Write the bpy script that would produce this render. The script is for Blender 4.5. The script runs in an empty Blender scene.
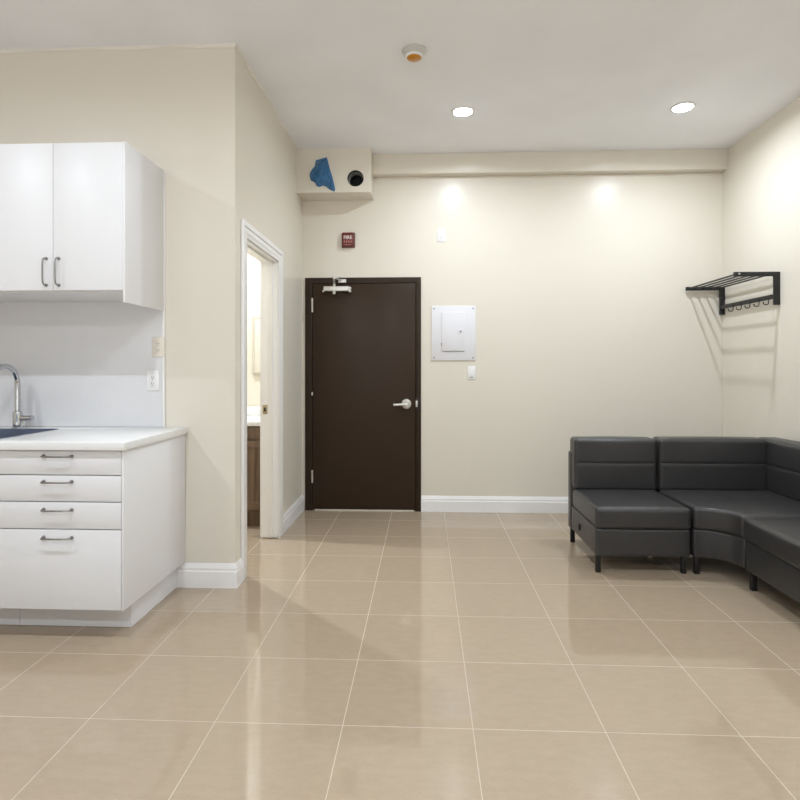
import bpy, bmesh, math, random
from mathutils import Vector, Matrix, noise
random.seed(4)
S = bpy.context.scene
COL = S.collection
PI = math.pi
# ------------------------------------------------------------------ room constants (metres)
CAM_H = 1.27
XL, XR = -1.10, 2.586          # doorway wall / right wall
YB, YK = 5.12, 3.29            # back wall / kitchen wall
ZC = 3.15                      # ceiling
XFAR, YFRONT = -4.2, -2.6      # rest of the room behind the camera

# ------------------------------------------------------------------ materials
def srgb(r, g, b):
    f = lambda c: (c/12.92 if c <= 0.04045 else ((c+0.055)/1.055)**2.4)
    return (f(r/255), f(g/255), f(b/255), 1)

def mat(name, rgb, rough=0.5, metal=0.0, spec=0.5, coat=0.0, bump=0.0, bscale=80, var=0.0, vscale=6, stretch=None):
    m = bpy.data.materials.new(name); m.use_nodes = True
    nt = m.node_tree; b = nt.nodes['Principled BSDF']
    col = srgb(*rgb)
    b.inputs['Base Color'].default_value = col
    b.inputs['Roughness'].default_value = rough
    b.inputs['Metallic'].default_value = metal
    b.inputs['Specular IOR Level'].default_value = spec
    b.inputs['Coat Weight'].default_value = coat
    b.inputs['Coat Roughness'].default_value = 0.08
    if bump or var:
        tc = nt.nodes.new('ShaderNodeTexCoord'); mp = nt.nodes.new('ShaderNodeMapping')
        nt.links.new(tc.outputs['Object'], mp.inputs['Vector'])
        if stretch: mp.inputs['Scale'].default_value = stretch
    if var:
        n = nt.nodes.new('ShaderNodeTexNoise'); n.inputs['Scale'].default_value = vscale; n.inputs['Detail'].default_value = 4
        nt.links.new(mp.outputs['Vector'], n.inputs['Vector'])
        r = nt.nodes.new('ShaderNodeValToRGB')
        r.color_ramp.elements[0].position = 0.3; r.color_ramp.elements[1].position = 0.7
        r.color_ramp.elements[0].color = tuple(c*(1-var) for c in col[:3]) + (1,)
        r.color_ramp.elements[1].color = tuple(min(1, c*(1+var)) for c in col[:3]) + (1,)
        nt.links.new(n.outputs['Fac'], r.inputs['Fac']); nt.links.new(r.outputs['Color'], b.inputs['Base Color'])
    if bump:
        n2 = nt.nodes.new('ShaderNodeTexNoise'); n2.inputs['Scale'].default_value = bscale; n2.inputs['Detail'].default_value = 3
        nt.links.new(mp.outputs['Vector'], n2.inputs['Vector'])
        bp = nt.nodes.new('ShaderNodeBump'); bp.inputs['Strength'].default_value = bump; bp.inputs['Distance'].default_value = 0.01
        nt.links.new(n2.outputs['Fac'], bp.inputs['Height']); nt.links.new(bp.outputs['Normal'], b.inputs['Normal'])
    return m

def floor_mat():
    m = bpy.data.materials.new('polished_beige_tile'); m.use_nodes = True
    nt = m.node_tree; N = nt.nodes.new; L = nt.links.new; b = nt.nodes['Principled BSDF']
    tc = N('ShaderNodeTexCoord'); mp = N('ShaderNodeMapping')
    T = 0.4615
    mp.inputs['Location'].default_value = (-0.169 + 20*T, -2.036 + 20*T, 0)
    L(tc.outputs['Object'], mp.inputs['Vector'])
    br = N('ShaderNodeTexBrick'); br.offset = 0; br.squash = 1
    br.inputs['Scale'].default_value = 1; br.inputs['Brick Width'].default_value = T; br.inputs['Row Height'].default_value = T
    br.inputs['Mortar Size'].default_value = 0.0014; br.inputs['Mortar Smooth'].default_value = 0.1; br.inputs['Bias'].default_value = 0
    br.inputs['Color1'].default_value = srgb(170, 153, 132); br.inputs['Color2'].default_value = srgb(166, 149, 128)
    br.inputs['Mortar'].default_value = srgb(200, 187, 168)
    L(mp.outputs['Vector'], br.inputs['Vector'])
    # fine cross-grain streaks and speckle in the tile body
    mp2 = N('ShaderNodeMapping'); mp2.inputs['Scale'].default_value = (16, 34, 1); L(tc.outputs['Object'], mp2.inputs['Vector'])
    n1 = N('ShaderNodeTexNoise'); n1.inputs['Scale'].default_value = 1; n1.inputs['Detail'].default_value = 5; L(mp2.outputs['Vector'], n1.inputs['Vector'])
    n2 = N('ShaderNodeTexNoise'); n2.inputs['Scale'].default_value = 160; n2.inputs['Detail'].default_value = 2; L(tc.outputs['Object'], n2.inputs['Vector'])
    ad = N('ShaderNodeMath'); ad.operation = 'ADD'; L(n1.outputs['Fac'], ad.inputs[0]); L(n2.outputs['Fac'], ad.inputs[1])
    mr = N('ShaderNodeMapRange'); mr.inputs['From Min'].default_value = 0.6; mr.inputs['From Max'].default_value = 1.4
    mr.inputs['To Min'].default_value = 0.91; mr.inputs['To Max'].default_value = 1.08; L(ad.outputs[0], mr.inputs['Value'])
    mx = N('ShaderNodeMix'); mx.data_type = 'RGBA'; mx.blend_type = 'MULTIPLY'; mx.inputs['Factor'].default_value = 1
    L(br.outputs['Color'], mx.inputs['A']); L(mr.outputs['Result'], mx.inputs['B']); L(mx.outputs['Result'], b.inputs['Base Color'])
    rr = N('ShaderNodeMapRange'); rr.inputs['To Min'].default_value = 0.06; rr.inputs['To Max'].default_value = 0.55; L(br.outputs['Fac'], rr.inputs['Value'])
    L(rr.outputs['Result'], b.inputs['Roughness'])
    bp = N('ShaderNodeBump'); bp.inputs['Strength'].default_value = 0.25; bp.inputs['Distance'].default_value = 0.002; bp.invert = True
    L(br.outputs['Fac'], bp.inputs['Height']); L(bp.outputs['Normal'], b.inputs['Normal'])
    b.inputs['Specular IOR Level'].default_value = 0.6
    return m

def wood_mat():
    m = mat('brown_oak', (122, 92, 68), 0.45)
    nt = m.node_tree; N = nt.nodes.new; L = nt.links.new; b = nt.nodes['Principled BSDF']
    tc = N('ShaderNodeTexCoord'); mp = N('ShaderNodeMapping'); mp.inputs['Scale'].default_value = (40, 40, 2.5); L(tc.outputs['Object'], mp.inputs['Vector'])
    n = N('ShaderNodeTexNoise'); n.inputs['Scale'].default_value = 1; n.inputs['Detail'].default_value = 6; L(mp.outputs['Vector'], n.inputs['Vector'])
    r = N('ShaderNodeValToRGB'); r.color_ramp.elements[0].position = .3; r.color_ramp.elements[1].position = .7
    r.color_ramp.elements[0].color = srgb(80, 62, 48); r.color_ramp.elements[1].color = srgb(122, 99, 79)
    L(n.outputs['Fac'], r.inputs['Fac']); L(r.outputs['Color'], b.inputs['Base Color'])
    return m

def glass_mat():
    m = bpy.data.materials.new('clear_fill_window_glass'); m.use_nodes = True; nt = m.node_tree
    nt.nodes.remove(nt.nodes['Principled BSDF']); out = nt.nodes['Material Output']
    a = nt.nodes.new('ShaderNodeBsdfTransparent'); g = nt.nodes.new('ShaderNodeBsdfGlossy'); g.inputs['Roughness'].default_value = 0.02
    mx = nt.nodes.new('ShaderNodeMixShader'); mx.inputs['Fac'].default_value = .06
    nt.links.new(a.outputs[0], mx.inputs[1]); nt.links.new(g.outputs[0], mx.inputs[2]); nt.links.new(mx.outputs[0], out.inputs['Surface'])
    return m

def emit_mat(name, rgb, strength):
    m = bpy.data.materials.new(name); m.use_nodes = True
    b = m.node_tree.nodes['Principled BSDF']; b.inputs['Base Color'].default_value = (.8, .8, .8, 1)
    b.inputs['Emission Color'].default_value = srgb(*rgb); b.inputs['Emission Strength'].default_value = strength
    return m

M = dict(
    wall=mat('cream_satin_paint', (221, 215, 203), 0.3, spec=0.33, bump=0.02, bscale=55),
    bath=mat('bathroom_cream_paint', (236, 226, 204), 0.4),
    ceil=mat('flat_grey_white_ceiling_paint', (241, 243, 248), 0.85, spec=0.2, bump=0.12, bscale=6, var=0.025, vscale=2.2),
    caulk=mat('white_ceiling_caulk', (226, 222, 214), 0.8),
    floor=floor_mat(),
    trim=mat('white_gloss_trim', (237, 236, 236), 0.28),
    lam=mat('white_cabinet_laminate', (226, 226, 229), 0.4),
    quartz=mat('white_quartz', (230, 230, 230), 0.22, var=0.02, vscale=18),
    splash=mat('pale_grey_backsplash', (220, 220, 223), 0.18, var=0.012, vscale=9),
    shadowgap=mat('dark_gap', (60, 58, 56), 0.8),
    chrome=mat('chrome', (200, 202, 206), 0.12, metal=1),
    nickel=mat('satin_nickel', (150, 148, 146), 0.32, metal=1),
    alu=mat('satin_aluminium', (214, 212, 206), 0.38, metal=0.75),
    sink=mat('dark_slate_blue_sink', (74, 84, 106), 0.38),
    plastic=mat('white_plastic', (232, 232, 233), 0.35),
    detector=mat('grey_detector_plastic', (196, 195, 191), 0.35),
    threshold=mat('threshold_door_light', (214, 206, 192), 0.4),
    ivory=mat('ivory_plastic', (228, 222, 210), 0.35),
    grey=mat('grey_slot', (95, 93, 92), 0.6),
    panel=mat('white_enamelled_steel', (224, 224, 229), 0.35),
    door=mat('dark_brown_door_paint', (54, 41, 30), 0.34, spec=0.2, bump=0.03, bscale=40),
    doorframe=mat('dark_brown_frame_paint', (49, 37, 28), 0.36, spec=0.2),
    black=mat('black_metal', (26, 26, 27), 0.42),
    rod=mat('black_steel_rod', (44, 42, 42), 0.3, metal=0.6),
    leather=mat('charcoal_leather', (52, 51, 52), 0.36, spec=0.5, bump=0.12, bscale=260),
    legs=mat('black_leg_metal', (20, 19, 19), 0.5),
    red=mat('dark_red_plastic', (98, 36, 32), 0.35),
    white_ink=mat('white_lettering', (225, 210, 205), 0.5),
    ink=mat('pale_red_lettering', (176, 112, 104), 0.5),
    orange=mat('orange_plastic_cap', (196, 130, 12), 0.3, coat=0.3),
    blue=mat('blue_polythene', (44, 104, 152), 0.32, spec=0.6, var=0.15, vscale=9),
    duct=mat('black_duct_liner', (8, 8, 9), 0.4),
    ring=mat('pale_duct_ring', (190, 188, 184), 0.4),
    wood=wood_mat(),
    brass=mat('brass', (188, 172, 140), 0.3, metal=1),
    mirror=mat('mirror_silver', (245, 245, 245), 0.02, metal=1),
    frame=mat('pale_mirror_frame', (200, 192, 178), 0.4),
    glass=glass_mat(),
    lens=emit_mat('lit_lamp_bulb', (232, 243, 255), 60), diffuser=emit_mat('glowing_lamp_diffuser', (245, 250, 255), 45),
)

# ------------------------------------------------------------------ mesh helpers
ROOT = {}
def thing(name, label, cat, loc=(0, 0, 0), rotz=0, group=None, world=True, kind=None):
    o = bpy.data.objects.new(name, None); COL.objects.link(o)
    o.empty_display_size = 0.1
    o.location = loc; o.rotation_euler = (0, 0, rotz)
    o['label'] = label; o['category'] = cat
    if group: o['group'] = group
    if kind: o['kind'] = kind
    ROOT[o.name] = Vector(loc) if world else Vector((0, 0, 0))
    return o

def tag(o, label, cat, group=None, kind=None):
    o['label'] = label; o['category'] = cat
    if group: o['group'] = group
    if kind: o['kind'] = kind
    return o

def obj(name, bm, m, parent=None, smooth=True, angle=35, recentre=False):
    off = Vector((0, 0, 0))
    if parent is not None:
        p = parent
        while p.parent: p = p.parent
        off = ROOT.get(p.name, off)
    elif recentre:
        vs = [v.co for v in bm.verts]
        off = Vector(((min(v.x for v in vs)+max(v.x for v in vs))/2, (min(v.y for v in vs)+max(v.y for v in vs))/2, min(v.z for v in vs)))
    bmesh.ops.translate(bm, verts=bm.verts, vec=-off)
    bmesh.ops.recalc_face_normals(bm, faces=bm.faces)
    me = bpy.data.meshes.new(name); bm.to_mesh(me); bm.free()
    me.materials.append(m)
    if smooth:
        me.polygons.foreach_set('use_smooth', [True]*len(me.polygons))
        me.set_sharp_from_angle(angle=math.radians(angle))
    o = bpy.data.objects.new(name, me); COL.objects.link(o)
    if parent is not None: o.parent = parent
    else:
        o.location = off
        ROOT[o.name] = off
    return o

def merge(dst, src):
    me = bpy.data.meshes.new('t'); src.to_mesh(me); src.free(); dst.from_mesh(me); bpy.data.meshes.remove(me)

def box(bm, x0, x1, y0, y1, z0, z1, bev=0.0, seg=2):
    t = bmesh.new()
    bmesh.ops.create_cube(t, size=1)
    for v in t.verts:
        v.co = Vector((x0+(v.co.x+.5)*(x1-x0), y0+(v.co.y+.5)*(y1-y0), z0+(v.co.z+.5)*(z1-z0)))
    if bev: bmesh.ops.bevel(t, geom=t.edges[:], offset=bev, segments=seg, affect='EDGES', profile=0.5)
    merge(bm, t); return bm

def prism(bm, pts, axis, a0, a1, bev=0.0, seg=2, holes=()):
    """polygon pts (2D) extruded along axis from a0 to a1; axis 'x': (y,z), 'y': (x,z), 'z': (x,y); holes are 2D loops"""
    def P(p, a):
        return Vector((a, p[0], p[1])) if axis == 'x' else Vector((p[0], a, p[1])) if axis == 'y' else Vector((p[0], p[1], a))
    t = bmesh.new()
    loops = [pts] + list(holes)
    caps = []
    for a in (a0, a1):
        rings = []
        edges = []
        for lp in loops:
            vs = [t.verts.new(P(p, a)) for p in lp]
            rings.append(vs)
            if holes: edges += [t.edges.new((vs[i], vs[(i+1) % len(vs)])) for i in range(len(vs))]
        if holes: bmesh.ops.triangle_fill(t, use_beauty=True, use_dissolve=False, edges=edges)
        else: t.faces.new(rings[0])
        caps.append(rings)
    for ra, rb in zip(*caps):
        n = len(ra)
        for i in range(n): t.faces.new((ra[i], ra[(i+1) % n], rb[(i+1) % n], rb[i]))
    bmesh.ops.recalc_face_normals(t, faces=t.faces)
    if bev:
        es = [e for e in t.edges if len(e.link_faces) == 2 and e.calc_face_angle(0) > 0.5]
        bmesh.ops.bevel(t, geom=es, offset=bev, segments=seg, affect='EDGES', profile=0.5)
    merge(bm, t); return bm

def lathe(bm, prof, c, n=32, axis='z'):
    """prof: list of (r, h)"""
    t = bmesh.new(); rings = []
    for r, h in prof:
        if r < 1e-6: rings.append([t.verts.new((0, 0, h))])
        else: rings.append([t.verts.new((r*math.cos(2*PI*i/n), r*math.sin(2*PI*i/n), h)) for i in range(n)])
    for a, b in zip(rings, rings[1:]):
        if len(a) == 1 and len(b) == 1: continue
        for i in range(n):
            j = (i+1) % n
            if len(a) == 1: t.faces.new((a[0], b[i], b[j]))
            elif len(b) == 1: t.faces.new((a[i], a[j], b[0]))
            else: t.faces.new((a[i], a[j], b[j], b[i]))
    if axis == 'y': bmesh.ops.rotate(t, verts=t.verts, matrix=Matrix.Rotation(PI/2, 3, 'X'))   # height runs to -y
    if axis == 'x': bmesh.ops.rotate(t, verts=t.verts, matrix=Matrix.Rotation(PI/2, 3, 'Y'))   # height runs to +x
    bmesh.ops.translate(t, verts=t.verts, vec=c)
    merge(bm, t); return bm

def tube(bm, pts, r, n=10, caps=True):
    t = bmesh.new(); pts = [Vector(p) for p in pts]; rings = []
    up = None
    for i, p in enumerate(pts):
        d = (pts[min(i+1, len(pts)-1)] - pts[max(i-1, 0)]).normalized()
        if up is None: up = Vector((0, 0, 1)) if abs(d.z) < .9 else Vector((1, 0, 0))
        s = d.cross(up).normalized(); up = s.cross(d).normalized()
        rr = r[i] if isinstance(r, (list, tuple)) else r
        rings.append([t.verts.new(p + s*rr*math.cos(2*PI*k/n) + up*rr*math.sin(2*PI*k/n)) for k in range(n)])
    for a, b in zip(rings, rings[1:]):
        for k in range(n): t.faces.new((a[k], a[(k+1) % n], b[(k+1) % n], b[k]))
    if caps: t.faces.new(rings[0]); t.faces.new(rings[-1])
    merge(bm, t); return bm

def pad(bm, x0, x1, y0, y1, z0, z1, r=0.03, puff=None, groove=None, n=12):
    """soft rounded box; puff=(px,py,pz) bulge per axis; groove=(axis,sign,coordinate,depth) a sewn seam running across one face"""
    t = bmesh.new()
    bmesh.ops.create_cube(t, size=2)
    bmesh.ops.subdivide_edges(t, edges=t.edges[:], cuts=n*2-1, use_grid_fill=True)
    c = Vector(((x0+x1)/2, (y0+y1)/2, (z0+z1)/2)); h = Vector(((x1-x0)/2, (y1-y0)/2, (z1-z0)/2))
    puff = puff or (0, 0, 0)
    for v in t.verts:
        u = v.co.copy()
        # pull rows of vertices into the rounded edge zone
        w = Vector([math.copysign(1-(1-abs(a))**1.7, a) for a in u])
        p = Vector((w.x*h.x, w.y*h.y, w.z*h.z))
        q = Vector([max(-(h[k]-r), min(h[k]-r, p[k])) for k in range(3)])
        d = p - q
        if d.length > 1e-9: p = q + d.normalized()*min(r, max(abs(d.x), abs(d.y), abs(d.z)))
        for k in range(3):
            if abs(u[k]) > 0.999:
                i, j = (k+1) % 3, (k+2) % 3
                p[k] += math.copysign(puff[k]*(1-w[i]**2)*(1-w[j]**2), u[k])
        if groove:
            ax, sg, val, dep = groove
            if u[ax]*sg > 0.999:
                p[ax] -= sg*dep*math.exp(-((p.z+c.z-val)/0.0065)**2)
        v.co = p + c
    merge(bm, t); return bm

def B(): return bmesh.new()

def arc(c, r, a0, a1, n):
    return [(c[0]+r*math.cos(a0+(a1-a0)*i/n), c[1]+r*math.sin(a0+(a1-a0)*i/n)) for i in range(n+1)]

def copy_thing(root, loc, rotz, label):
    r = root.copy(); COL.objects.link(r); r.location = loc; r.rotation_euler = (0, 0, rotz); r['label'] = label
    for ch in list(root.children):
        c = ch.copy(); COL.objects.link(c); c.parent = r
        for g in list(ch.children):
            d = g.copy(); COL.objects.link(d); d.parent = c
    return r

def struct(name, bm, m, label, cat, parent=None, **k):
    o = obj(name, bm, m, parent, **k)
    if parent is None: tag(o, label, cat, kind='structure')
    return o

# ------------------------------------------------------------------ SETTING
struct('floor', box(B(), XFAR-.2, XR+.15, YFRONT-.15, 5.9, -.1, 0), M['floor'], 'polished beige square floor tiles with pale grout', 'floor', smooth=False)
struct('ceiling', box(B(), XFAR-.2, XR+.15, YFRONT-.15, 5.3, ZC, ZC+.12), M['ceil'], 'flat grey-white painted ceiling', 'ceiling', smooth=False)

DX0, DX1, DZ = -1.074, -0.035, 2.083          # entrance door frame, outer size
struct('wall_back', prism(B(), [(-3.1, 0), (DX0, 0), (DX0, DZ), (DX1, DZ), (DX1, 0), (XR+.15, 0), (XR+.15, ZC), (-3.1, ZC)], 'y', YB, YB+.15),
       M['wall'], 'cream back wall around the dark entrance door', 'wall', smooth=False)
struct('wall_right', box(B(), XR, XR+.15, YFRONT, YB, 0, ZC), M['wall'], 'cream right wall behind the coat rack', 'wall', smooth=False)
struct('wall_kitchen', box(B(), XFAR, XL, YK, YK+.12, 0, ZC), M['wall'], 'cream wall behind the white kitchen cabinets', 'wall', smooth=False)
OY0, OY1, OZ = 3.475, 4.262, 2.075            # bathroom doorway
struct('wall_left', prism(B(), [(YK+.12, 0), (OY0, 0), (OY0, OZ), (OY1, OZ), (OY1, 0), (YB, 0), (YB, ZC), (YK+.12, ZC)], 'x', XL-.12, XL),
       M['wall'], 'cream side wall holding the bathroom doorway', 'wall', smooth=False)
struct('wall_far', box(B(), XFAR-.15, XFAR, YFRONT, YK+.12, 0, ZC), M['wall'], 'cream wall at the far left end of the room', 'wall', smooth=False)
WX0, WX1, WZ0, WZ1 = -2.6, 1.9, .55, 2.75  # opening for an unseen window, added to bring in soft fill light
struct('wall_front', prism(B(), [(XFAR-.15, 0), (XR+.15, 0), (XR+.15, ZC), (XFAR-.15, ZC)], 'y', YFRONT-.15, YFRONT, holes=[[(WX0, WZ0), (WX1, WZ0), (WX1, WZ1), (WX0, WZ1)]]),
       M['wall'], 'cream wall facing the entrance door, with an added fill window', 'wall', smooth=False)
wn = thing('fill_window', 'wide white framed window added for fill light in the wall facing the entrance door', 'window', ((WX0+WX1)/2, YFRONT, WZ0), kind='structure')
hl = []
for k in range(3):
    a = WX0+.06+k*(WX1-WX0-.06)/3; hl.append([(a, WZ0+.06), (a+(WX1-WX0-.06)/3-.06, WZ0+.06), (a+(WX1-WX0-.06)/3-.06, WZ1-.06), (a, WZ1-.06)])
obj('fill_window_frame', prism(B(), [(WX0, WZ0), (WX1, WZ0), (WX1, WZ1), (WX0, WZ1)], 'y', YFRONT-.1, YFRONT-.03, holes=hl), M['trim'], wn, smooth=False)
for h in hl: obj('pane', box(B(), h[0][0], h[1][0], YFRONT-.07, YFRONT-.066, h[0][1], h[2][1]), M['glass'], wn, smooth=False)
pl = bpy.data.lights.new('fill_window_portal', 'AREA'); pl.shape = 'RECTANGLE'; pl.size = WX1-WX0; pl.size_y = WZ1-WZ0; pl.cycles.is_portal = True
po = bpy.data.objects.new('fill_window_portal', pl); COL.objects.link(po); po.location = ((WX0+WX1)/2, YFRONT-.12, (WZ0+WZ1)/2); po.rotation_euler = (PI/2, 0, 0)

struct('wall_bathroom', box(B(), -3.1, -2.95, YK+.12, YB, 0, ZC), M['bath'], 'cream bathroom side wall', 'wall', smooth=False)

# bulkhead along the back wall and the duct box in the corner (with two round holes)
BX1, BY, BZ = -0.459, 4.88, 2.774
struct('ceiling_bulkhead', box(B(), BX1, XR, 5.03, YB, 2.976, ZC, 0.003), M['wall'], 'shallow cream bulkhead running along the top of the back wall', 'bulkhead')
h1 = arc((-.592, 2.892), .07, 0, 2*PI, 32)[:-1]; h2 = arc((-.885, 2.93), .078, 0, 2*PI, 32)[:-1]
bm = prism(B(), [(XL, BZ), (BX1, BZ), (BX1, ZC), (XL, ZC)], 'y', BY, BY+.015, holes=[h1, h2])
box(bm, XL, BX1, BY+.015, YB, BZ, BZ+.015); box(bm, BX1-.015, BX1, BY+.015, YB, BZ+.015, ZC)
struct('duct_bulkhead', bm, M['wall'], 'cream boxed bulkhead in the ceiling corner above the dark door', 'bulkhead', smooth=False)

# wavy line of ceiling paint caulk along the kitchen wall and the doorway wall
def caulk(name, p0, p1, nrm, label):
    p0, p1, nrm = Vector(p0), Vector(p1), Vector(nrm); bm = B(); n = 60; rows = []
    for i in range(n+1):
        q = p0.lerp(p1, i/n); d = .016 + .012*noise.noise(Vector((i*.17, p0.x*3, 1))) + .005*noise.noise(Vector((i*.9, 3, 7)))
        rows.append([bm.verts.new(q + nrm*a + Vector((0, 0, -z))) for a, z in ((0, 0), (.012, 0), (.004, d), (0, d))])
    for a, b in zip(rows, rows[1:]):
        for k in range(4): bm.faces.new((a[k], a[(k+1) % 4], b[(k+1) % 4], b[k]))
    bm.faces.new(rows[0]); bm.faces.new(rows[-1])
    struct(name, bm, M['caulk'], label, 'caulk line')
caulk('trim_1', (-3.4, YK, ZC), (XL, YK, ZC), (0, -1, 0), 'uneven white caulk line where the kitchen wall meets the ceiling')
caulk('trim_2', (XL, YK-.012, ZC), (XL, BY, ZC), (1, 0, 0), 'uneven white caulk line above the bathroom doorway')

# baseboards
BP = [(0, 0), (.016, 0), (.016, .094), (.012, .1), (.0125, .114), (.007, .13), (.004, .14), (0, .14)]
def baseboard(name, path, label):
    bm = B(); path = [Vector(p) for p in path]; rings = []
    nr = []
    for a, b in zip(path, path[1:]):
        d = (b-a).normalized(); nr.append(Vector((d.y, -d.x)))     # offset to the right of travel
    for i, p in enumerate(path):
        if i == 0: o = nr[0]
        elif i == len(path)-1: o = nr[-1]
        else: o = (nr[i-1]+nr[i]) / (1+nr[i-1].dot(nr[i]))
        rings.append([bm.verts.new((p.x+o.x*t, p.y+o.y*t, z)) for t, z in BP])
    n = len(BP)
    for a, b in zip(rings, rings[1:]):
        for k in range(n): bm.faces.new((a[k], a[(k+1) % n], b[(k+1) % n], b[k]))
    bm.faces.new(rings[0]); bm.faces.new(rings[-1])
    struct(name, bm, M['trim'], label, 'baseboard', angle=20)
baseboard('baseboard_back', [(DX1, YB), (XR-.016, YB)], 'white moulded baseboard along the back wall right of the dark door')
baseboard('baseboard_right', [(XR, YB), (XR, YFRONT)], 'white moulded baseboard along the right wall')
baseboard('baseboard_left', [(XL, OY1+.088), (XL, YB)], 'white moulded baseboard between bathroom doorway and dark door')
baseboard('baseboard_kitchen', [(-1.437, YK), (XL, YK), (XL, OY0-.088)], 'white moulded baseboard wrapping the wall corner beside the white drawers')

# bathroom doorway: casing, jamb lining, strike plate
t = thing('trim_3', 'white door casing around the bright bathroom doorway', 'door casing', (XL, (OY0+OY1)/2, 0), kind='structure')
for side in (0, 1):
    bm = B()
    def U(w0, w1, z0=.0):      # U-shaped outline between offsets w0 (outer) and w1 (inner)
        return [(OY0-w0, z0), (OY0-w1, z0), (OY0-w1, OZ+w1), (OY1+w1, OZ+w1), (OY1+w1, z0), (OY1+w0, z0), (OY1+w0, OZ+w0), (OY0-w0, OZ+w0)]
    if side == 0:
        prism(bm, U(.088, -.004), 'x', XL, XL+.012, .002)
        prism(bm, U(.088, .055), 'x', XL+.010, XL+.02, .003)
        prism(bm, U(.05, .02), 'x', XL+.010, XL+.0155, .002)
    else: prism(bm, U(.088, -.004), 'x', XL-.135, XL-.12, .003)
    obj('casing', bm, M['trim'], t)
bm = prism(B(), [(OY0, .0), (OY0+.014, .0), (OY0+.014, OZ-.014), (OY1-.014, OZ-.014), (OY1-.014, .012), (OY1, .012), (OY1, OZ), (OY0, OZ)], 'x', XL-.12, XL)
prism(bm, [(OY0+.013, 0), (OY0+.024, 0), (OY0+.024, OZ-.024), (OY1-.024, OZ-.024), (OY1-.024, .012), (OY1-.013, .012), (OY1-.013, OZ-.013), (OY0+.013, OZ-.013)], 'x', XL-.072, XL-.035, .002)
obj('jamb', bm, M['trim'], t)
bm = box(B(), XL-.112, XL-.076, OY1-.0165, OY1-.0135, .93, 1.0, .001)
sp = obj('strike_plate', bm, M['brass'], t); sp['label'] = 'small brass strike plate'
obj('latch_hole', box(B(), XL-.103, XL-.086, OY1-.0172, OY1-.016, .95, .98), M['shadowgap'], sp)

# entrance door
t = thing('door_1', 'dark brown entrance door in a dark brown frame', 'door', ((DX0+DX1)/2, YB, 0), kind='structure')
LX0, LX1, LZ = -1.004, -0.084, 2.029
FY = YB-.012
bm = prism(B(), [(DX0, 0), (LX0-.004, 0), (LX0-.004, LZ+.004), (LX1+.004, LZ+.004), (LX1+.004, 0), (DX1, 0), (DX1, DZ), (DX0, DZ)], 'y', FY, YB+.15, .002)
bm2 = prism(bm, [(LX0-.004, 0), (LX0+.014, 0), (LX0+.014, LZ-.012), (LX1-.014, LZ-.012), (LX1-.014, 0), (LX1+.004, 0), (LX1+.004, LZ+.004), (LX0-.004, LZ+.004)], 'y', FY+.054, FY+.09)
fr = obj('door_frame', bm, M['doorframe'], t)
bm = box(B(), LX1+.004, LX1+.033, FY-.0015, FY+.003, .905, 1.005, .001)
s_ = obj('strike_recess', bm, M['black'], fr)
bm = box(B(), LX1+.0015, LX1+.018, FY-.005, FY+.001, .93, .985, .001)
obj('strike_lip', bm, M['alu'], fr)
lf = obj('door_panel', box(B(), LX0, LX1, FY+.004, FY+.049, .014, LZ, .002), M['door'], t)
for z0, z1 in ((1.775, 1.9), (.985, 1.06), (.25, .362)):
    bm = lathe(B(), [(0, z0), (.0075, z0), (.0075, (z0+z1)/2-.002), (.0065, (z0+z1)/2), (.0075, (z0+z1)/2+.002), (.0075, z1), (0, z1)], (LX0-.004, FY-.006, 0), 12)
    box(bm, LX0-.012, LX0+.004, FY-.004, FY+.004, z0, z1)
    if z0 == .985:
        bm.free(); bm = lathe(B(), [(0, 1.03), (.0075, 1.03), (.0085, 1.045), (.0075, 1.06), (0, 1.06)], (LX0-.004, FY-.006, 0), 12)
    obj('hinge', bm, M['alu'], lf)
obj('threshold', box(B(), LX0+.016, LX1-.016, FY, FY+.14, 0, .010, .002), M['threshold'], t)  # pale strip paints in the line of light under the door
# lever handle
bm = lathe(B(), [(0, -.004), (.044, -.004), (.044, .006), (.040, .012), (.026, .014), (.024, .045), (.022, .05), (0, .05)], (-.165, FY, .957), 28, 'y')
bm2 = tube(bm, [(-.165, FY-.04, .954), (-.20, FY-.046, .953), (-.235, FY-.048, .951), (-.278, FY-.044, .95)], [.014, .0135, .0125, .012], 12)
obj('lever_handle', bm, M['alu'], lf)
# door closer on the leaf, arm up to the frame header
bm = box(B(), -.898, -.676, FY-.058, FY+.005, 1.957, 1.999, .004)
box(bm, -.675, -.655, FY-.056, FY+.005, 1.946, 1.994, .003); box(bm, -.908, -.896, FY-.05, FY+.005, 1.947, 1.967, .003)
lathe(bm, [(0, 1.928), (.014, 1.931), (.017, 1.943), (.017, 1.958), (0, 1.958)], (-.805, FY-.035, 0), 18)
cl = obj('door_closer', bm, M['alu'], lf)
bm = B()
tube(bm, [(-.805, FY-.035, 1.997), (-.805, FY-.035, 2.03)], .012, 12)
tube(bm, [(-.805, FY-.035, 2.025), (-.792, FY-.13, 2.045), (-.78, FY-.2, 2.052)], .009, 8)
tube(bm, [(-.78, FY-.2, 2.052), (-.765, FY-.1, 2.055), (-.745, FY-.012, 2.056)], .008, 8)
lathe(bm, [(0, 2.04), (.013, 2.04), (.013, 2.066), (0, 2.066)], (-.78, FY-.2, 0), 12)
box(bm, -.772, -.702, FY-.018, FY+.001, 2.035, 2.068, .004)
obj('closer_arm', bm, M['alu'], cl)

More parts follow.
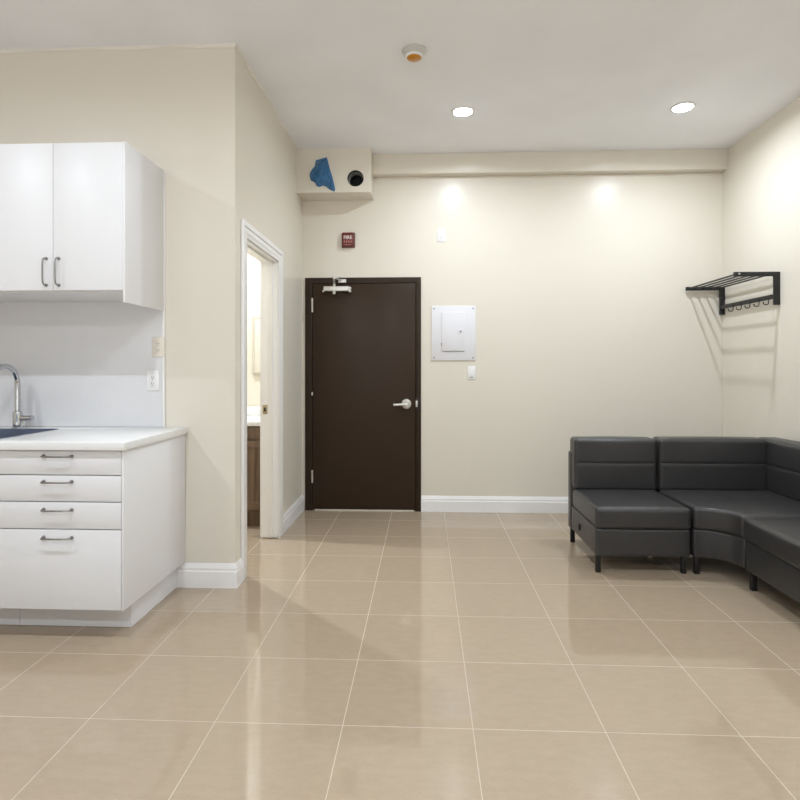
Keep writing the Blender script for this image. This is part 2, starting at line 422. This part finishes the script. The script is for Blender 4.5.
# ------------------------------------------------------------------ CEILING LIGHTS AND DETECTOR
GR = 'recessed ceiling downlights'
def lamp_light(x, y, W):
    l = bpy.data.lights.new('downlight_glow', 'AREA'); l.shape = 'DISK'; l.size = .044; l.energy = W; l.color = (.84, .925, 1); l.spread = math.radians(170)
    o = bpy.data.objects.new('downlight_glow', l); COL.objects.link(o); o.location = (x, y, ZC-.0245)
def downlight(x, y, label, src=None, W=17.5):
    if src is None:
        d = thing('ceiling_downlight', label, 'ceiling light', (x, y, ZC), group=GR, world=False)
        obj('trim_ring', lathe(B(), [(.066, -.003), (.07, -.009), (.084, -.006), (.088, 0), (.06, 0), (.066, -.003)], (0, 0, 0), 40), M['plastic'], d)
        obj('diffuser', lathe(B(), [(.02, -.020), (.045, -.0155), (.062, -.008), (.067, -.0035), (.067, 0), (.02, 0), (.02, -.020)], (0, 0, 0), 40), M['diffuser'], d)
        obj('bulb', lathe(B(), [(0, -.0235), (.018, -.0235), (.021, -.022), (.0215, -.018), (.0215, 0), (0, 0)], (0, 0, 0), 20), M['lens'], d)
    else: d = copy_thing(src, (x, y, ZC), 0, label)
    lamp_light(x, y, W)
    return d
d0 = downlight(.277, 4.215, 'lit round downlight in the ceiling between detector and duct box, left of the two')
downlight(1.851, 4.215, 'lit round downlight in the ceiling above the sofa, right of the two', src=d0)
for y in (1.42, -1.38):
    for x in (-2.87, -1.297, .277, 1.851):
        downlight(x, y, 'lit round downlight in the ceiling beyond the top edge of the photo', src=d0)
d = downlight(-1.95, 4.35, 'lit round downlight in the bathroom ceiling behind the doorway wall', W=42)

t = thing('smoke_detector', 'round white smoke detector with an orange dust cap on the ceiling', 'smoke detector', (-.064, 3.395, ZC), world=False)
obj('base', lathe(B(), [(0, 0), (.070, 0), (.070, -.008), (.065, -.014), (.058, -.026), (.052, -.036), (0, -.036)], (0, 0, 0), 40), M['detector'], t)
obj('cover_rim', lathe(B(), [(.040, -.035), (.0525, -.035), (.0525, -.042), (.049, -.046), (.043, -.046), (.040, -.042), (.040, -.035)], (0, 0, 0), 40), M['plastic'], t)
obj('dust_cap', lathe(B(), [(0, -.040), (.0425, -.042), (.0425, -.047), (.034, -.053), (.014, -.056), (0, -.0565)], (0, 0, 0), 36), M['orange'], t)

# ------------------------------------------------------------------ DUCT HOLE, BLUE SHEET
t = thing('flexible_duct', 'open black duct end in the round hole of the corner bulkhead', 'duct', (-.592, BY+.01, 2.892))
obj('liner', lathe(B(), [(.0698, .006), (.0698, -.2), (0, -.2), (0, -.19), (.066, -.19), (.064, .006), (.0698, .006)], (-.592, BY+.008, 2.892), 36, 'y'), M['duct'], t)
for k, dy in enumerate((.035, .062, .092)):
    rg = [(-.592+.0615*math.cos(a), BY+dy, 2.892+.0615*math.sin(a)) for a in [PI*(-.15)+ (PI*1.35)*i/28 for i in range(29)]]
    obj('wire_ring', tube(B(), rg, .0016, 6), M['ring'], t)

def blue_sheet():
    out = [(195, 155), (248, 140), (300, 128), (313, 180), (327, 235), (340, 280), (352, 318), (367, 380), (380, 440), (370, 455), (330, 435), (290, 402), (262, 396), (230, 410), (203, 400), (192, 372), (170, 356), (148, 345), (140, 318), (135, 290), (146, 262), (162, 238), (185, 215), (190, 185)]
    sc = 4.88/575/9.52
    cx, cy = 255, 275
    pts = [(-.878+(p[0]-cx)*sc, 2.942-(p[1]-cy)*sc) for p in out]
    t = B(); n = len(pts); R = 9; rows = []
    c0 = (-.878, 2.942)
    ctr = None
    def height(x, z):
        f = noise.noise(Vector((x*14, z*14, 3)))*.03 + noise.noise(Vector((x*34, z*34, 8)))*.02 + abs(noise.noise(Vector(((x+z)*12, (x-z)*20, 2))))*.05
        return f
    for k in range(1, R+1):
        f = k/R; ring = []
        for p in pts:
            x = c0[0]+(p[0]-c0[0])*f; z = c0[1]+(p[1]-c0[1])*f
            hgt = .007 + max(0, height(x, z))*(1-f**3*.7) + .03*(1-f*f)
            ring.append(t.verts.new((x, BY-hgt, z)))
        rows.append(ring)
    ctr = t.verts.new((c0[0], BY-.04-max(0, height(*c0)), c0[1]))
    for i in range(n): t.faces.new((ctr, rows[0][i], rows[0][(i+1) % n]))
    for a, b in zip(rows, rows[1:]):
        for i in range(n): t.faces.new((a[i], b[i], b[(i+1) % n], a[(i+1) % n]))
    bmesh.ops.recalc_face_normals(t, faces=t.faces)
    if sum(f.normal.y for f in t.faces) > 0: bmesh.ops.reverse_faces(t, faces=t.faces)
    bmesh.ops.solidify(t, geom=t.faces[:], thickness=-.003)
    return t
bm = blue_sheet()
ymax = max(v.co.y for v in bm.verts)
bmesh.ops.translate(bm, verts=bm.verts, vec=(0, BY+.0015-ymax, 0))
tag(obj('plastic_sheet', bm, M['blue'], angle=18, recentre=True), 'crumpled blue plastic sheet covering a hole in the corner bulkhead', 'plastic sheet')

# ------------------------------------------------------------------ BACK WALL DEVICES
def text_mesh(body, size, loc, m, parent, name='lettering', wscale=1.0):
    cu = bpy.data.curves.new('t', 'FONT'); cu.body = body; cu.size = size; cu.align_x = 'CENTER'; cu.align_y = 'CENTER'; cu.extrude = .0006; cu.offset = size*.02
    o = bpy.data.objects.new('t', cu)
    COL.objects.link(o); bpy.context.view_layer.update()
    me = bpy.data.meshes.new_from_object(o.evaluated_get(bpy.context.evaluated_depsgraph_get()))
    bpy.data.objects.remove(o); bm = B(); bm.from_mesh(me); bpy.data.meshes.remove(me)
    for v in bm.verts:
        x, y, z = v.co; v.co = Vector((loc[0]+x*wscale, loc[1]-z, loc[2]+y))
    return obj(name, bm, m, parent, smooth=False)

ax, az = -.684, 2.417
t = thing('fire_alarm', 'small dark red fire alarm with white lettering above the dark door', 'fire alarm', (ax, YB, az-.068))
obj('back_plate', box(B(), ax-.06, ax+.06, YB-.012, YB+.001, az-.068, az+.068, .005), M['red'], t)
hs = obj('housing', pad(B(), ax-.056, ax+.056, YB-.045, YB-.01, az-.064, az+.064, .014, (0, .004, 0), n=8), M['red'], t)
text_mesh('FIRE', .042, (ax, YB-.0492, az+.015), M['white_ink'], t, wscale=1.0)
bm = B()
for k in range(4): box(bm, ax-.036+k*.02, ax-.036+k*.02+.012, YB-.0502, YB-.045, az-.03, az-.012, .001)
box(bm, ax-.03, ax+.03, YB-.0495, YB-.045, az-.053, az-.047, .001)
obj('sounder_grille', bm, M['ink'], t)

def plate(name, label, cat, x, y, z, kind, m, group=None, src=None):
    """wall plate facing -y, centre (x, z), wall surface at y"""
    t = thing(name, label, cat, (x, y, z), world=False, group=group)
    obj('cover_plate', box(B(), -.036, .036, -.006, 0, -.0585, .0585, .0028), m, t)
    if kind == 'switch':
        obj('rocker', prism(B(), [(-.013, -.033), (.013, -.033), (.013, .033), (-.013, .033)], 'y', -.0105, -.004, .0015), m, t)
        obj('rocker_slot', prism(B(), [(-.015, -.041), (.015, -.041), (.015, -.037), (-.015, -.037)], 'y', -.0066, -.005), M['grey'], t)
    else:
        obj('socket_face', box(B(), -.0165, .0165, -.0085, -.004, -.033, .033, .0015), m, t)
        bm = B()
        for s in (-1, 1):
            for dx in (-.0065, .0065): box(bm, dx-.0013, dx+.0013, -.0089, -.008, s*.018-.003, s*.018+.006)
            lathe(bm, [(0, .008), (.0026, .008), (.0026, .0089), (0, .0089)], (0, 0, s*.018-.009), 10, 'y')
        obj('socket_slots', bm, M['grey'], t)
    return t
plate('light_switch', 'white rocker light switch below the electrical panel', 'light switch', .412, YB, 1.231, 'switch', M['plastic'])
plate('power_outlet', 'white outlet plate high on the back wall above the electrical panel', 'outlet', .147, YB, 2.455, 'outlet', M['plastic'])
SPY = YK-.014
plate('power_outlet', 'ivory outlet overlapping the backsplash edge, upper of the two', 'outlet', -1.545, SPY, 1.396, 'outlet', M['ivory'])
plate('power_outlet', 'white outlet on the backsplash above the counter, lower of the two', 'outlet', -1.577, SPY, 1.2, 'outlet', M['plastic'])

px0, px1, pz0, pz1 = .058, .447, 1.342, 1.827
t = thing('electrical_panel', 'white electrical breaker panel on the back wall beside the dark door', 'electrical panel', ((px0+px1)/2, YB, pz0))
co = obj('cover', prism(B(), [(px0, pz0), (px1, pz0), (px1, pz1), (px0, pz1)], 'y', YB-.010, YB+.001, .004), M['panel'], t)
for x in (px0+.022, px1-.022):
    for z in (pz0+.025, pz1-.025): obj('screw', lathe(B(), [(0, .008), (.0075, .008), (.007, .012), (0, .013)], (x, YB, z), 14, 'y'), M['nickel'], co)
qx0, qx1, qz0, qz1 = .149, .348, 1.426, 1.768
bm = B(); e = .0045
prism(bm, [(qx0-e, qz0-e), (qx1+e, qz0-e), (qx1+e, qz1+e), (qx0-e, qz1+e)], 'y', YB-.0135, YB-.009, .0015)
obj('door_surround', bm, M['panel'], t)
bm = prism(B(), [(qx0, qz0), (qx1, qz0), (qx1, qz1), (qx0, qz1)], 'y', YB-.0185, YB-.012, .0025)
pdo = obj('panel_door', bm, M['panel'], t)
la = obj('latch', box(B(), .291, .335, YB-.021, YB-.017, 1.575, 1.619, .002), M['panel'], pdo)
obj('latch_slot', box(B(), .306, .322, YB-.0225, YB-.02, 1.592, 1.604, .001), M['grey'], pdo)
for z in (1.47, 1.69): obj('hinge_pin', lathe(B(), [(0, z), (.0035, z), (.0035, z+.03), (0, z+.03)], (qx0-.003, YB-.017, 0), 10), M['nickel'] if z < 1.5 else M['panel'], pdo)
obj('bottom_gap', box(B(), qx0+.012, qx1-.002, YB-.0145, YB-.0125, qz0-.0045, qz0-.001), M['grey'], t)

# ------------------------------------------------------------------ COAT RACK on the right wall
ry0, ry1 = 4.315, 5.085; RT = 1.977
t = thing('coat_rack', 'black wall-mounted coat rack with rod shelf and hooks', 'coat rack', (XR, (ry0+ry1)/2, 1.735))
for y in (ry0, ry1):
    bm = B()
    prism(bm, [(XR, 1.735), (XR, RT), (XR-.327, RT), (XR-.327, RT-.032), (XR-.042, RT-.032), (XR-.042, 1.735)], 'y', y-.011, y+.011, .003)
    br = obj('bracket', bm, M['black'], t)
    if y == ry0: obj('screw', lathe(B(), [(0, .018), (.007, .018), (.006, .022), (0, .023)], (XR-.296, y, RT-.015), 12, 'y'), M['alu'], br)
for k in range(5):
    x = XR-.30 + k*.063
    obj('shelf_rod', tube(B(), [(x, ry0, RT-.013), (x, ry1, RT-.013)], .0068, 10), M['rod'], t)
obj('hook_rail', box(B(), XR-.040, XR-.028, ry0+.009, ry1-.009, 1.781, 1.816, .003), M['black'], t)
for k in range(5):
    y = 4.375 + k*.123
    bm = tube(B(), [(XR-.042, y, 1.80), (XR-.042, y, 1.77), (XR-.044, y, 1.752), (XR-.050, y, 1.745), (XR-.066, y, 1.744), (XR-.076, y, 1.747), (XR-.081, y, 1.757)], .0036, 8)
    lathe(bm, [(0, -.004), (.004, -.003), (.0052, 0), (.004, .004), (0, .005)], (XR-.081, y, 1.759), 10)
    obj('hook', bm, M['rod'], t)

# ------------------------------------------------------------------ KITCHEN
FYD = 2.60                                  # drawer front plane
def bow_handle(bm, c, L, axis, out=.03):
    """u-shaped pull, feet on the plane y=c.y, projecting to -y"""
    h = L/2; r = .008
    pts = [(-h, 0), (-h, -out+.012), (-h+.004, -out+.004), (-h+.012, -out), (-h/2, -out-.003), (h/2, -out-.003), (h-.012, -out), (h-.004, -out+.004), (h, -out+.012), (h, 0)]
    P = [(c[0]+a, c[1]+b, c[2]) if axis == 'x' else (c[0], c[1]+b, c[2]+a) for a, b in pts]
    tube(bm, P, .0042, 8)
    for a in (-h, h):
        q = (c[0]+a, c[1], c[2]) if axis == 'x' else (c[0], c[1], c[2]+a)
        lathe(bm, [(0, 0), (.0085, 0), (.0085, .004), (.006, .009), (0, .009)], q, 14, 'y')
    return bm

t = thing('drawer_base_cabinet', 'white base cabinet with four drawers under the counter', 'cabinet', (-1.70, 2.95, 0))
bm = box(B(), -2.0, -1.404, FYD+.021, 3.28, .150, .892)
obj('carcass', bm, M['lam'], t)
bm = prism(B(), [(FYD, .148), (3.286, .148), (3.286, .893), (FYD, .893)], 'x', -1.402, -1.393, .001)
obj('end_panel', bm, M['lam'], t)
kick = prism(B(), [(-2.0, 2.76), (-1.438, 2.76), (-1.438, YK-.002), (-1.452, YK-.002), (-1.452, 2.774), (-2.0, 2.774)], 'z', .002, .15)
obj('toe_kick', kick, M['lam'], t)
for z0, z1, hz in ((.7775, .889, .864), (.6535, .7725, .745), (.526, .6485, .615), (.151, .521, .486)):
    dr = obj('drawer_front', box(B(), -2.0, -1.4045, FYD, FYD+.019, z0, z1, .0012), M['lam'], t)
    obj('handle', bow_handle(B(), (-1.704, FYD, hz), .134, 'x'), M['nickel'], dr)

t = thing('sink_base_cabinet', 'white two door base cabinet under the sink at the left edge', 'cabinet', (-2.46, 2.95, 0))
bm = B(); box(bm, -2.925, -2.905, FYD+.021, 3.28, .15, .892); box(bm, -2.022, -2.003, FYD+.021, 3.28, .15, .892)
box(bm, -2.905, -2.022, FYD+.021, 3.28, .15, .17); box(bm, -2.905, -2.022, 3.265, 3.28, .17, .892)
obj('carcass', bm, M['lam'], t)
obj('toe_kick', box(B(), -2.925, -2.003, 2.76, 2.774, .002, .15), M['lam'], t)
for x0, x1, hx in ((-2.922, -2.465, -2.50), (-2.462, -2.004, -2.427)):
    dr = obj('door', box(B(), x0, x1, FYD, FYD+.019, .151, .889, .0012), M['lam'], t)
    obj('handle', bow_handle(B(), (hx, FYD, .78), .128, 'z'), M['nickel'], dr)

CT0, CT1 = .8935, .930
SX0, SX1, SY0, SY1 = -2.82, -2.062, 2.70, 3.145
def rrect(x0, x1, y0, y1, r, n=5):
    return arc((x1-r, y1-r), r, 0, PI/2, n)+arc((x0+r, y1-r), r, PI/2, PI, n)+arc((x0+r, y0+r), r, PI, 1.5*PI, n)+arc((x1-r, y0+r), r, 1.5*PI, 2*PI, n)
bm = prism(B(), [(-2.95, 2.578), (-1.376, 2.578), (-1.376, YK-.002), (-2.95, YK-.002)], 'z', CT0, CT1, .002, holes=[rrect(SX0-.004, SX1+.004, SY0-.004, SY1+.004, .014)])
tag(obj('countertop', bm, M['quartz'], recentre=True), 'white quartz countertop over the white drawers', 'countertop')
# undermount sink
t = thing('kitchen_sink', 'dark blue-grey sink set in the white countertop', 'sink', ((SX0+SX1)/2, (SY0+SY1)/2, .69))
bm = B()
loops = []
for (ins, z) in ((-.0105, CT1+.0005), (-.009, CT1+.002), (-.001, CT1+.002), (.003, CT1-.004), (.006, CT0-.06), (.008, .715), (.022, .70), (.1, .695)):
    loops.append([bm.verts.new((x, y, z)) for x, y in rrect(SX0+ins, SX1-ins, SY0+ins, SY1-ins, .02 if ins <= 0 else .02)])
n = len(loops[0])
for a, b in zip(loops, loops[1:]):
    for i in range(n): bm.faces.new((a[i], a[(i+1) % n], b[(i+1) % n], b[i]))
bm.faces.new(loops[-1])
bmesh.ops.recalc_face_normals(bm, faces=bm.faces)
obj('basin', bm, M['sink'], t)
obj('drain', lathe(B(), [(0, .697), (.04, .697), (.045, .7), (.03, .7), (.026, .699), (0, .699)], ((SX0+SX1)/2, 2.95, 0), 24), M['chrome'], t)
# faucet
fx, fy = -2.338, 3.205
t = thing('kitchen_faucet', 'chrome gooseneck faucet behind the sink', 'faucet', (fx, fy, CT1))
obj('body', lathe(B(), [(0, 0), (.03, 0), (.03, .004), (.0255, .009), (.0255, .085), (.022, .094), (.016, .098), (0, .098)], (fx, fy, CT1), 28), M['chrome'], t)
R = .102
sp = [(fx, fy, CT1+.09), (fx, fy, CT1+.18), (fx, fy, CT1+.252)] + [(fx, fy-R+R*math.cos(a), CT1+.252+R*math.sin(a)) for a in [PI*i/14 for i in range(1, 15)]] + [(fx, fy-2*R, CT1+.21)]
obj('spout', tube(B(), sp, .0145, 16), M['chrome'], t)
obj('spray_head', tube(B(), [(fx, fy-2*R, CT1+.22), (fx, fy-2*R, CT1+.185), (fx, fy-2*R, CT1+.155)], [.0145, .017, .0165], 16), M['chrome'], t)
bm = tube(B(), [(fx+.02, fy, CT1+.055), (fx+.062, fy, CT1+.055)], .0165, 14)
tube(bm, [(fx+.06, fy, CT1+.055), (fx+.066, fy, CT1+.055), (fx+.088, fy, CT1+.056)], [.0165, .0175, .0165], 14)
tube(bm, [(fx+.05, fy, CT1+.05), (fx+.045, fy-.012, CT1+.03), (fx+.04, fy-.016, CT1+.004)], .006, 8)
obj('lever', bm, M['chrome'], t)

# backsplash slab
t = thing('backsplash', 'pale grey backsplash slab behind the faucet', 'backsplash', (-2.2, YK, CT1))
obj('slab', box(B(), -2.95, -1.526, YK-.014, YK-.001, CT1+.001, 2.413, .001), M['splash'], t)
obj('edge_trim', box(B(), -1.5255, -1.511, YK-.0135, YK-.001, CT1+.001, 2.413, .002), M['trim'], t)

# wall cabinets
UF = 2.846
def upper(x0, x1, name, label, endpanel):
    t = thing(name, label, 'cabinet', ((x0+x1)/2, 3.06, 1.607), group='white wall cabinets')
    xr = x1-.012 if endpanel else x1
    bm = B()
    W_ = .016
    box(bm, x0, x0+W_, UF+.021, SPY-.002, 1.66, 2.417); box(bm, xr-W_, xr, UF+.021, SPY-.002, 1.66, 2.417)
    box(bm, x0+W_, xr-W_, UF+.021, SPY-.002, 1.66, 1.676); box(bm, x0+W_, xr-W_, UF+.021, SPY-.002, 2.40, 2.417)
    box(bm, x0+W_, xr-W_, SPY-.012, SPY-.002, 1.676, 2.40)
    obj('carcass', bm, M['lam'], t)
    if endpanel: obj('end_panel', box(B(), x1-.0115, x1, UF-.004, SPY-.002, 1.606, 2.419, .001), M['lam'], t)
    mid = (x0+xr)/2
    for a, b, hx in ((x0+.001, mid-.0015, mid-.034), (mid+.0015, xr-.001, mid+.031)):
        d = obj('door', box(B(), a, b, UF, UF+.019, 1.668, 2.417, .0012), M['lam'], t)
        obj('handle', bow_handle(B(), (hx, UF, 1.762), .135, 'z'), M['nickel'], d)
    return t
upper(-2.256, -1.514, 'wall_cabinet', 'white two door wall cabinet with end panel above the outlets', True)
upper(-2.95, -2.258, 'wall_cabinet', 'white two door wall cabinet beyond the left edge of the photo', False)

# ------------------------------------------------------------------ BATHROOM
vx0, vx1, vy0, vy1 = -1.98, -1.235, 4.50, 5.11
t = thing('bathroom_vanity', 'brown wooden vanity with a white top inside the bathroom', 'vanity', ((vx0+vx1)/2, (vy0+vy1)/2, 0))
bm = box(B(), vx0, vx1, vy0+.02, vy1, .135, .812); box(bm, vx0+.01, vx1-.01, vy0+.08, vy1, 0.0, .135)
obj('carcass', bm, M['wood'], t)
for a, b in ((vx0+.004, (vx0+vx1)/2-.002), ((vx0+vx1)/2+.002, vx1-.004)):
    bm = prism(B(), [(a, .15), (b, .15), (b, .70), (a, .70)], 'y', vy0, vy0+.019, .001, holes=[[(a+.06, .21), (b-.06, .21), (b-.06, .64), (a+.06, .64)]])
    box(bm, a+.055, b-.055, vy0+.008, vy0+.019, .205, .645)
    obj('door', bm, M['wood'], t)
obj('drawer_front', box(B(), vx0+.004, vx1-.004, vy0, vy0+.019, .708, .805, .002), M['wood'], t)
bm = box(B(), vx0-.008, vx1+.006, vy0-.012, vy1, .815, .85, .004); box(bm, vx0-.008, vx1+.006, vy1-.015, vy1, .85, .93, .003)
obj('vanity_top', bm, M['quartz'], t)
t = thing('bathroom_mirror', 'pale framed mirror on the bathroom wall above the vanity', 'mirror', (-1.40, YB, 1.23))
obj('mirror_frame', prism(B(), [(-1.552, 1.222), (-1.24, 1.222), (-1.24, 1.74), (-1.552, 1.74)], 'y', YB-.03, YB, .003, holes=[[(-1.53, 1.245), (-1.262, 1.245), (-1.262, 1.718), (-1.53, 1.718)]]), M['frame'], t)
obj('glass', box(B(), -1.532, -1.26, YB-.02, YB-.012, 1.243, 1.72), M['mirror'], t)

# ------------------------------------------------------------------ SOFA (modular)
GS = 'charcoal modular sofa sections'
SW = .287                                    # half width of an armless section
def armless(loc, rz, label):
    t = thing('sofa_section', label, 'sofa', loc, rz, GS, world=False)
    D0, D1 = -.35, .35
    obj('base', pad(B(), -SW, SW, D0+.008, D1-.09, .108, .279, .014, (0, .003, 0), n=8), M['leather'], t)
    obj('seat_cushion', pad(B(), -SW-.002, SW+.002, D0-.005, D1-.12, .277, .412, .026, (.003, .006, .012), n=10), M['leather'], t)
    obj('back_frame', pad(B(), -SW-.003, SW+.003, D1-.085, D1, .105, .665, .014, n=8), M['leather'], t)
    obj('back_cushion', pad(B(), -SW+.006, SW+.004, D1-.17, D1-.01, .405, .772, .026, (.003, .012, .006), (1, -1, .597, .006), n=26), M['leather'], t)
    for x in (-SW+.022, SW-.03):
        for y in (D0+.045, D1-.035): obj('leg', box(B(), x-.0145, x+.0145, y-.0145, y+.0145, 0, .116, .002), M['legs'], t)
    br = obj('connector', pad(B(), -SW-.008, -SW+.004, D0+.37, D0+.41, .165, .205, .005, n=4), M['legs'], t)
    return t
s0 = armless((1.345, 3.95, 0), 0, 'charcoal leather armless sofa section with exposed left end, facing forward')
s1 = copy_thing(s0, (2.185, 3.116, 0), -PI/2, 'charcoal leather sofa section backed against the right wall, cut by the photo edge')

cx0, cy1, cx1, cy0 = 1.652, 4.30, 2.555, 3.420
t = thing('corner_sofa_section', 'charcoal leather corner sofa section with a curved front joining two straight sections', 'sofa', (2.1, 3.85, 0), group=GS)
def corner_plan(d, xb, yb):
    # concave quarter round front between the neighbours' fronts, inset by d
    fr = [(cx0+(.190+d)*math.cos(a), cy0+(.183+d)*math.sin(a)) for a in [PI/2*(1-i/14) for i in range(15)]]
    fr[0] = (cx0, fr[0][1]); fr[-1] = (fr[-1][0], cy0)
    return fr + [(xb, cy0), (xb, yb), (cx0, yb)]
obj('base', prism(B(), corner_plan(.008, 2.47, 4.21), 'z', .108, .279, .012, 3), M['leather'], t)
obj('seat_cushion', prism(B(), corner_plan(0, 2.43, 4.16), 'z', .277, .418, .024, 4), M['leather'], t, angle=50)
bm = pad(B(), cx0, cx1, 4.215, cy1, .105, .665, .014, n=8); pad(bm, 2.475, cx1, cy0, 4.215, .105, .665, .014, n=8)
obj('back_frame', bm, M['leather'], t)
obj('back_cushion', pad(B(), cx0+.002, 2.405, 4.13, 4.29, .405, .775, .026, (.003, .012, .006), (1, -1, .6, .006), n=26), M['leather'], t)
obj('back_cushion', pad(B(), 2.395, 2.545, cy0+.004, 4.285, .405, .775, .026, (.012, .003, .006), (0, -1, .6, .006), n=26), M['leather'], t)
for x, y in ((cx0+.028, 3.64), (cx0+.03, 4.265), (2.495, cy0+.03), (2.495, 4.265)):
    obj('leg', box(B(), x-.0145, x+.0145, y-.0145, y+.0145, 0, .116, .002), M['legs'], t)

# ------------------------------------------------------------------ WORLD, CAMERA, VIEW
w = bpy.data.worlds.new('world'); S.world = w; w.use_nodes = True
bg = w.node_tree.nodes['Background']; bg.inputs['Strength'].default_value = 1.0
# dim sky over a lower half made brighter, added fill to lift the ceiling
wn_ = w.node_tree.nodes; wl_ = w.node_tree.links
g_ = wn_.new('ShaderNodeTexCoord'); sx_ = wn_.new('ShaderNodeSeparateXYZ'); cr_ = wn_.new('ShaderNodeValToRGB'); mr_ = wn_.new('ShaderNodeMapRange')
wl_.new(g_.outputs['Generated'], sx_.inputs[0]); mr_.inputs['From Min'].default_value = -1; mr_.inputs['From Max'].default_value = 1
wl_.new(sx_.outputs['Z'], mr_.inputs['Value']); wl_.new(mr_.outputs['Result'], cr_.inputs['Fac'])
cr_.color_ramp.elements[0].position = .47; cr_.color_ramp.elements[0].color = (2.9, 2.92, 2.95, 1)
cr_.color_ramp.elements[1].position = .53; cr_.color_ramp.elements[1].color = (.35, .4, .45, 1)
wl_.new(cr_.outputs['Color'], bg.inputs['Color'])
cam = bpy.data.cameras.new('camera'); co = bpy.data.objects.new('camera', cam); COL.objects.link(co)
cam.sensor_fit = 'HORIZONTAL'; cam.sensor_width = 36; cam.lens = 36*575/800
cam.shift_y = -31.4/800; cam.clip_start = .05
co.location = (0, 0, CAM_H); co.rotation_euler = (PI/2, 0, math.atan(25/575))
S.camera = co
S.view_settings.view_transform = 'Standard'; S.view_settings.look = 'None'
S.view_settings.gamma = 1; S.view_settings.use_curve_mapping = False
S.view_settings.exposure = 0.08
S.cycles.max_bounces = 12; S.cycles.diffuse_bounces = 8
